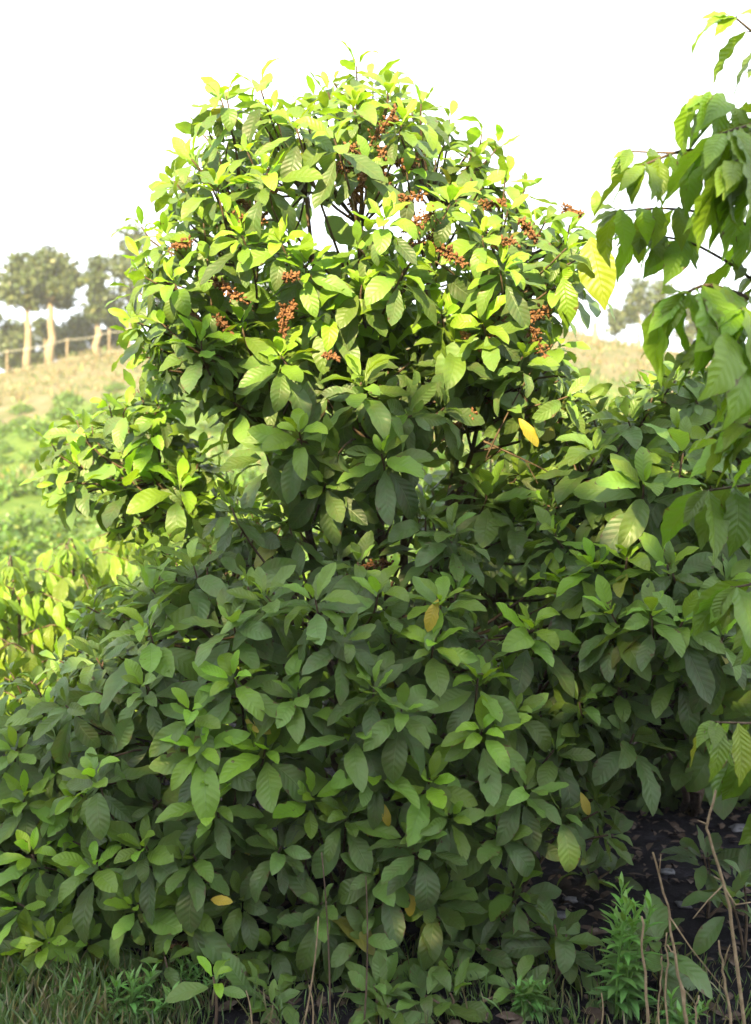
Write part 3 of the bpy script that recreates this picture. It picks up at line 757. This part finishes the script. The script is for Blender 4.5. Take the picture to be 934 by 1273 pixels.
# stones
import bmesh
for i, (px, py, Y, r, lb) in enumerate([(700, 1133, 3.6, .035, 'pale grey stone left of the tall weed'), (708, 1120, 3.75, .03, 'grey stone just behind the pale one'), (850, 1125, 3.7, .028, 'small pale stone between the two longest dry stalks'),
        (830, 1100, 4.0, .03, 'small grey stone behind the leaning stalk'), (920, 1010, 4.6, .04, 'grey stone in the dark under the hanging leaves'), (590, 1085, 4.1, .035, 'stone in the dark hollow under the shrub')]):
    p = P(*g(px, Y)) ; bm = bmesh.new(); bmesh.ops.create_icosphere(bm, subdivisions=3, radius=r)
    sd = rng.uniform(0, 10)
    for v in bm.verts:
        c = v.co.copy(); k = (1 + .22 * math.sin(c.x * 80 + sd) * math.sin(c.y * 90 + sd) + .16 * math.sin(c.z * 120 + sd + c.x * 60)) * .8 / max(.72, max(abs(c.x), abs(c.y), abs(c.z)) / r + .12)
        v.co = Vector((c.x * k * 1.3, c.y * k, c.z * k * .45))
    me = bpy.data.meshes.new('stone'); bm.to_mesh(me); bm.free(); me.materials.append(M_STONE)
    for q in me.polygons: q.use_smooth = True
    o = link(bpy.data.objects.new('stone', me)); o.location = (p[0], p[1], p[2] + r * .1)
    tag(o, lb, 'stone', 'stones on the dark soil')

# ------------------------------------------------------------------ hillside bushes
def bush_mesh(nleaf, r, seed):
    mb = MB()
    for _ in range(nleaf):
        d = norm(rng.normal(size=3)); d[2] = abs(d[2])
        k = rng.uniform(.55, 1.0) * (1 + .22 * math.sin(d[0] * 5 + seed) * math.sin(d[1] * 6 + seed))
        p = d * np.array([r, r, r * .85]) * k
        dd = norm(d + rng.normal(size=3) * .5 + [0, 0, -.2])
        put_leaf(mb, LOW[rng.integers(3)], p, dd, d + rng.normal(size=3) * .3, .17 * rng.uniform(.7, 1.2), 1.1, (rng.random(), rng.random() ** 2, (rng.random() < .04) * .6))
    return mb.mesh('coffee_bush', M_HILL)
BM = [bush_mesh(330, .55, s_) for s_ in (1.0, 2.6, 4.1, 5.5)]
cnt = 0
for row, Y in enumerate(np.concatenate([np.arange(12.5, 25.0, 1.25), np.arange(29.5, 38.5, 1.2)])):
    x = -.50 * Y + rng.uniform(0, .6)
    while x < -.08 * Y:
        yy = Y + rng.normal() * .22
        if rng.random() < .90 and cnt < 290:
            o = link(bpy.data.objects.new('coffee_bush', BM[int(rng.integers(4))]))
            o.location = (x, yy, float(gh(x, yy)) - .05); o.rotation_euler = (0, 0, rng.uniform(0, 6.28))
            s_ = rng.uniform(.7, 1.2); o.scale = (s_, s_, s_ * rng.uniform(.7, 1.1))
            tag(o, 'low round coffee bush in the planted rows on the sunlit hillside', 'coffee bush', 'coffee bushes in rows on the hillside'); cnt += 1
        x += rng.uniform(.9, 1.35) * (1 + .012 * Y)
# hill grass on the upper slope
mb = MB()
for _ in range(5200):
    Y = rng.uniform(24, 55); x = rng.uniform(-.45, .45) * Y
    if Y < 39 and Y > 28.5 and x < 0: continue
    z = float(gh(x, Y))
    for k in range(3):
        d = norm([rng.normal() * .5, rng.normal() * .5, 1])
        put_leaf(mb, LOW[rng.integers(3)], (x + rng.normal() * .1, Y + rng.normal() * .1, z), d, (rng.normal(), rng.normal(), .2), rng.uniform(.12, .4), .6, (rng.random(), rng.random() * .4, 1 if rng.random() < (.35 if Y < 39 else .8) else 0))
tag(mb.build('hill_grass', M_GRASS), 'rough tan and green grass on the upper slope', 'grass', kind='stuff')

# ------------------------------------------------------------------ trees on the ridge
def ridge_tree(px, Y, toppy, wpx, trunkw, label, mat=M_TREE, dens=1.0, crown_from=.42, lean=0, name='ridge_tree', lobes=9, bare=False):
    x = (px - 467) / F * Y; z0 = float(gh(x, Y)) - .1
    top = EYE + (636.5 - toppy) / F * Y; h = top - z0; w = wpx / F * Y / 2
    b = np.array([x, Y, z0]); root = empty(name, b); tag(root, label, 'tree', 'trees along the hill ridge')
    rt = trunkw / F * Y / 2
    path = bezier(b, b + [lean * .3, 0, h * .5], b + [lean, 0, h * .9], 9); path[1:-1] += rng.normal(size=(7, 3)) * .05
    mb = MB(); mb.tube(path, np.linspace(rt * 1.15, rt * .3, 9), 8, wob=.05)
    cr = MB()
    for k in range(lobes):
        t = crown_from + (1 - crown_from) * (k + .6) / lobes
        s = path[min(8, int(t * 8))]
        az = rng.uniform(0, 6.28); rad = w * math.sin(math.pi * min(.95, .25 + .7 * (t - crown_from) / (1 - crown_from))) * rng.uniform(.35, .95)
        c = np.array([b[0] + lean * t + math.cos(az) * rad, b[1] + math.sin(az) * rad, z0 + h * t * rng.uniform(.93, 1.0)])
        mb.tube(bezier(s * .9 + path[max(0, int(t * 8) - 2)] * .1, (s + c) / 2 + [0, 0, -.15], c, 5), np.linspace(rt * .35, rt * .08, 5), 5)
        lr = w * rng.uniform(.38, .6)
        for _ in range(int(230 * dens)):
            d = norm(rng.normal(size=3)); p = c + d * np.array([lr, lr, lr * .62]) * rng.uniform(.2, 1.08)
            put_leaf(cr, LOW[rng.integers(3)], p, d + rng.normal(size=3) * .6, d + [0, 0, .5] + rng.normal(size=3) * .4, rng.uniform(.2, .42), 1.1, (rng.random(), rng.random() * .6, (rng.random() < .06) * .6))
    mb.build('trunk', M_PALE, root)
    if not bare: cr.build('crown', mat, root)
    return root
ridge_tree(33, 50.5, 325, 66, 9, 'broad dark-crowned tree with a pale trunk, farthest left on the ridge', dens=1.3, lobes=11, crown_from=.64)
ridge_tree(62, 50.5, 316, 70, 10, 'broad dark tree beside the farthest left one, its trunk behind the fence', dens=1.3, lobes=12, crown_from=.62)
ridge_tree(100, 55, 398, 50, 5, 'low dark tree filling the gap under the two broad crowns', dens=1.2, crown_from=.15)
ridge_tree(12, 55, 405, 66, 5, 'low dark tree at the left edge behind the fence', dens=1.2, crown_from=.15)
ridge_tree(122, 50.5, 322, 50, 8, 'slim light green tree with a tall pale trunk, left of the tall shrub', dens=.7)
ridge_tree(160, 52, 285, 66, 7, 'tallest hazy tree touching the left side of the tall shrub', dens=.7, lobes=10)
ridge_tree(212, 57, 340, 40, 6, 'thin tree on the ridge hidden behind the left of the dome', dens=.6)
ridge_tree(350, 57, 320, 60, 7, 'ridge tree behind the middle of the dome', dens=.5)
ridge_tree(612, 54, 335, 32, 11, 'pale-trunked tree seen through the hole in the right of the dome', dens=.45, crown_from=.7)
ridge_tree(668, 56, 400, 40, 6, 'small tree on the ridge right of the hole in the dome', dens=.6)
ridge_tree(795, 54, 345, 34, 4, 'thin sparse tree on the ridge under the coffee branches', dens=.35)
ridge_tree(822, 57, 352, 40, 4, 'thin sparse tree right of the other sparse one on the ridge', dens=.35)
ridge_tree(860, 58, 380, 44, 4, 'small hazy ridge tree half behind the coffee leaves', dens=.5)
ridge_tree(905, 60, 370, 50, 4, 'hazy ridge tree at the right, behind the coffee leaves', dens=.5)
ridge_tree(765, 60, 385, 30, 3, 'small pale ridge tree beside the large yellow leaf', dens=.3)
ridge_tree(58, 55, 402, 60, 5, 'low dark tree between the pale trunks of the two broad ridge trees', dens=1.3, crown_from=.1)
ridge_tree(145, 56, 385, 50, 4, 'low bushy tree on the ridge just left of the dome', dens=1.0, crown_from=.1)
ridge_tree(-20, 54, 335, 50, 7, 'broad tree on the ridge cut off by the left edge', dens=1.0)
# bare stumps
for (px, top, Y, wpx, lb) in [(740, 402, 46, 7, 'single pale post standing on the slope at the right of the tall shrub')]:
    x = (px - 467) / F * Y; b = np.array([x, Y, float(gh(x, Y)) - .1]); t = P(px, top, Y)
    mb = MB(); mb.tube([b, (b + t) / 2, t], [wpx / F * Y / 2] * 3, 8, wob=.05)
    tag(mb.build('wooden_post', M_PALE, None, b), lb, 'post')

# fence
f0 = P(-40, 470, 47); fx0 = f0[0]
fence = empty('wire_fence', (fx0, 47, float(gh(fx0, 47)))); tag(fence, 'wire fence with pale wooden posts running up the slope below the ridge trees', 'fence')
posts = []
for px in (-70, -20, 8, 84, 136, 176, 215, 240):
    Y = 49 + rng.normal() * .2; x = (px - 467) / F * Y; z = float(gh(x, Y)); hgt = 1.75 * rng.uniform(.9, 1.1) * .8
    mb = MB(); r_ = .045
    mb.tube([(x, Y, z - .2), (x + rng.normal() * .04, Y, z + hgt * .5), (x + rng.normal() * .06, Y, z + hgt)], [r_, r_ * .95, r_ * .9], 7, wob=.05)
    mb.build('post', M_PALE, fence); posts.append((x, Y, z))
xs_ = np.array([p[0] for p in posts])
for hh in (.35, 1.3):
    pts = []
    for i in range(len(posts) - 1):
        a, b = np.array(posts[i]), np.array(posts[i + 1])
        for t in (0, .25, .5, .75):
            q = a * (1 - t) + b * t; q[2] += hh - .10 * 4 * t * (1 - t) * min(1, (b[0] - a[0]) / 2); q[1] -= .13; pts.append(q)
    mb = MB(); mb.tube(pts, (.007 if hh < 1 else .012), 5); mb.build('wire', M_WIRE, fence)

# ------------------------------------------------------------------ unseen trees added behind the camera to shade the lower half
def shade_mesh(H, W, seed):
    cr = MB(); tr = MB()
    tr.tube([(0, 0, 0), (.05, .05, H * .5), (0, 0, H * .85)], [.2, .14, .05], 8, wob=.05)
    n = int(340 * W * W * H / 4)
    for _ in range(n):
        d = norm(rng.normal(size=3)); k = rng.uniform(.3, 1) ** .5
        p = np.array([d[0] * W, d[1] * W, H * .52 + d[2] * H * .48]) * 1.0
        kk = k * (1 + .10 * math.sin(d[0] * 6 + seed) * math.sin(d[2] * 9 + seed))
        p = np.array([0, 0, H * .52]) + (p - [0, 0, H * .52]) * kk
        put_leaf(cr, LOW[rng.integers(3)], p, d + rng.normal(size=3) * .7, d + rng.normal(size=3) * .5, rng.uniform(.22, .42), 1.2, (rng.random(), rng.random() * .5, 0))
    return tr.mesh('trunk', M_BARK), cr.mesh('crown', M_TREE)
SM = [shade_mesh(6.0, 2.1, 1.0), shade_mesh(6.0, 2.0, 3.0)]
def shade_tree(tx, tz, Yt, back, i, ty=0):
    """tree whose top throws its shadow edge on the point (tx, Yt, tz)"""
    p = np.array([tx, Yt, tz]) + sdir * (back / math.cos(SUN_EL))
    H = p[2]
    r = empty('unseen_shade_tree', (p[0], p[1], 0)); tag(r, 'unseen dense leafy tree added behind the camera to shade the lower shrubs', 'tree', 'unseen trees added to shade the shrubs')
    t, c = SM[i % 2]
    for nm, me in (('trunk', t), ('crown', c)):
        o = link(bpy.data.objects.new(nm, me), r)
    r.scale = (1, 1, H / 6.0); r.rotation_euler = (0, 0, i * 1.1)
SHT = [(-4.6, 1.1), (-3.0, 1.15), (-1.5, 1.38), (0.0, 2.38), (1.1, 2.4), (2.6, 2.6), (4.3, 2.6)]
for i, (tx, tz) in enumerate(SHT):
    shade_tree(tx, tz - .62, 3.5, 10.5, i)

# ------------------------------------------------------------------ light, sky, haze, camera
w = bpy.data.worlds.new('World'); S.world = w; w.use_nodes = True
nt = w.node_tree; bg = nt.nodes['Background']
sky = nt.nodes.new('ShaderNodeTexSky'); sky.sky_type = 'NISHITA'; sky.sun_disc = False
sky.sun_elevation = SUN_EL
saz = math.atan2(sdir[0], sdir[1]); sky.sun_rotation = saz
sky.air_density = 1.0; sky.dust_density = 4.0; sky.ozone_density = 1.0
tc = nt.nodes.new('ShaderNodeTexCoord')
nz = noise(nt, 1.6, 5, .6, tc.outputs['Generated'])
cl = ramp(nt, nz, [(0.30, (.75, .75, .75)), (0.6, (1, 1, 1))])
nt.links.new(mixc(nt, cl, sky.outputs[0], (6.0, 6.4, 7.1)), bg.inputs['Color'])
bg.inputs['Strength'].default_value = 0.10
sl = bpy.data.lights.new('sun', 'SUN'); sl.energy = 5.0; sl.angle = R(0.53); sl.color = (1.0, 0.81, 0.42)
so = link(bpy.data.objects.new('sun', sl)); so.rotation_euler = Vector(sdir).to_track_quat('Z', 'Y').to_euler()

hz = MB()
lo = np.array([-75, -25, -1.3]); hi = np.array([75, 75, 24.0])
v = [(x, y, z) for x in (lo[0], hi[0]) for y in (lo[1], hi[1]) for z in (lo[2], hi[2])]
hz.add(v, [(0, 1, 3, 2), (4, 6, 7, 5), (0, 4, 5, 1), (2, 3, 7, 6), (0, 2, 6, 4), (1, 5, 7, 3)])
HM, nt2, N2, L2 = newmat('haze')
o_ = N2.new('ShaderNodeOutputMaterial'); pv = N2.new('ShaderNodeVolumePrincipled')
pv.inputs['Color'].default_value = (.95, .96, 1, 1); pv.inputs['Density'].default_value = 0.0012; pv.inputs['Anisotropy'].default_value = 0.0
L2.new(pv.outputs[0], o_.inputs['Volume'])
try: HM.cycles.homogeneous_volume = True
except Exception: pass
ho = hz.build('haze', HM); ho['kind'] = 'stuff'; ho['label'] = 'thin pale haze in the air over the hillside'; ho['category'] = 'haze'
for q in ho.data.polygons: q.use_smooth = False

cam = bpy.data.cameras.new('camera'); co = link(bpy.data.objects.new('camera', cam))
cam.sensor_fit = 'HORIZONTAL'; cam.sensor_width = 36; cam.lens = 36 * F / 934
co.location = (0, 0, EYE); co.rotation_euler = (R(90), 0, 0)
cam.clip_end = 2000; cam.clip_start = .05
cam.dof.use_dof = True; cam.dof.focus_distance = 3.2; cam.dof.aperture_fstop = 3.2
S.camera = co
S.render.resolution_x = 751; S.render.resolution_y = 1024
S.view_settings.view_transform = 'Standard'; S.view_settings.look = 'None'
S.view_settings.exposure = 2.12; S.view_settings.gamma = 1
S.render.engine = 'CYCLES'
S.cycles.max_bounces = 8; S.cycles.transmission_bounces = 6; S.cycles.diffuse_bounces = 4; S.cycles.volume_bounces = 1
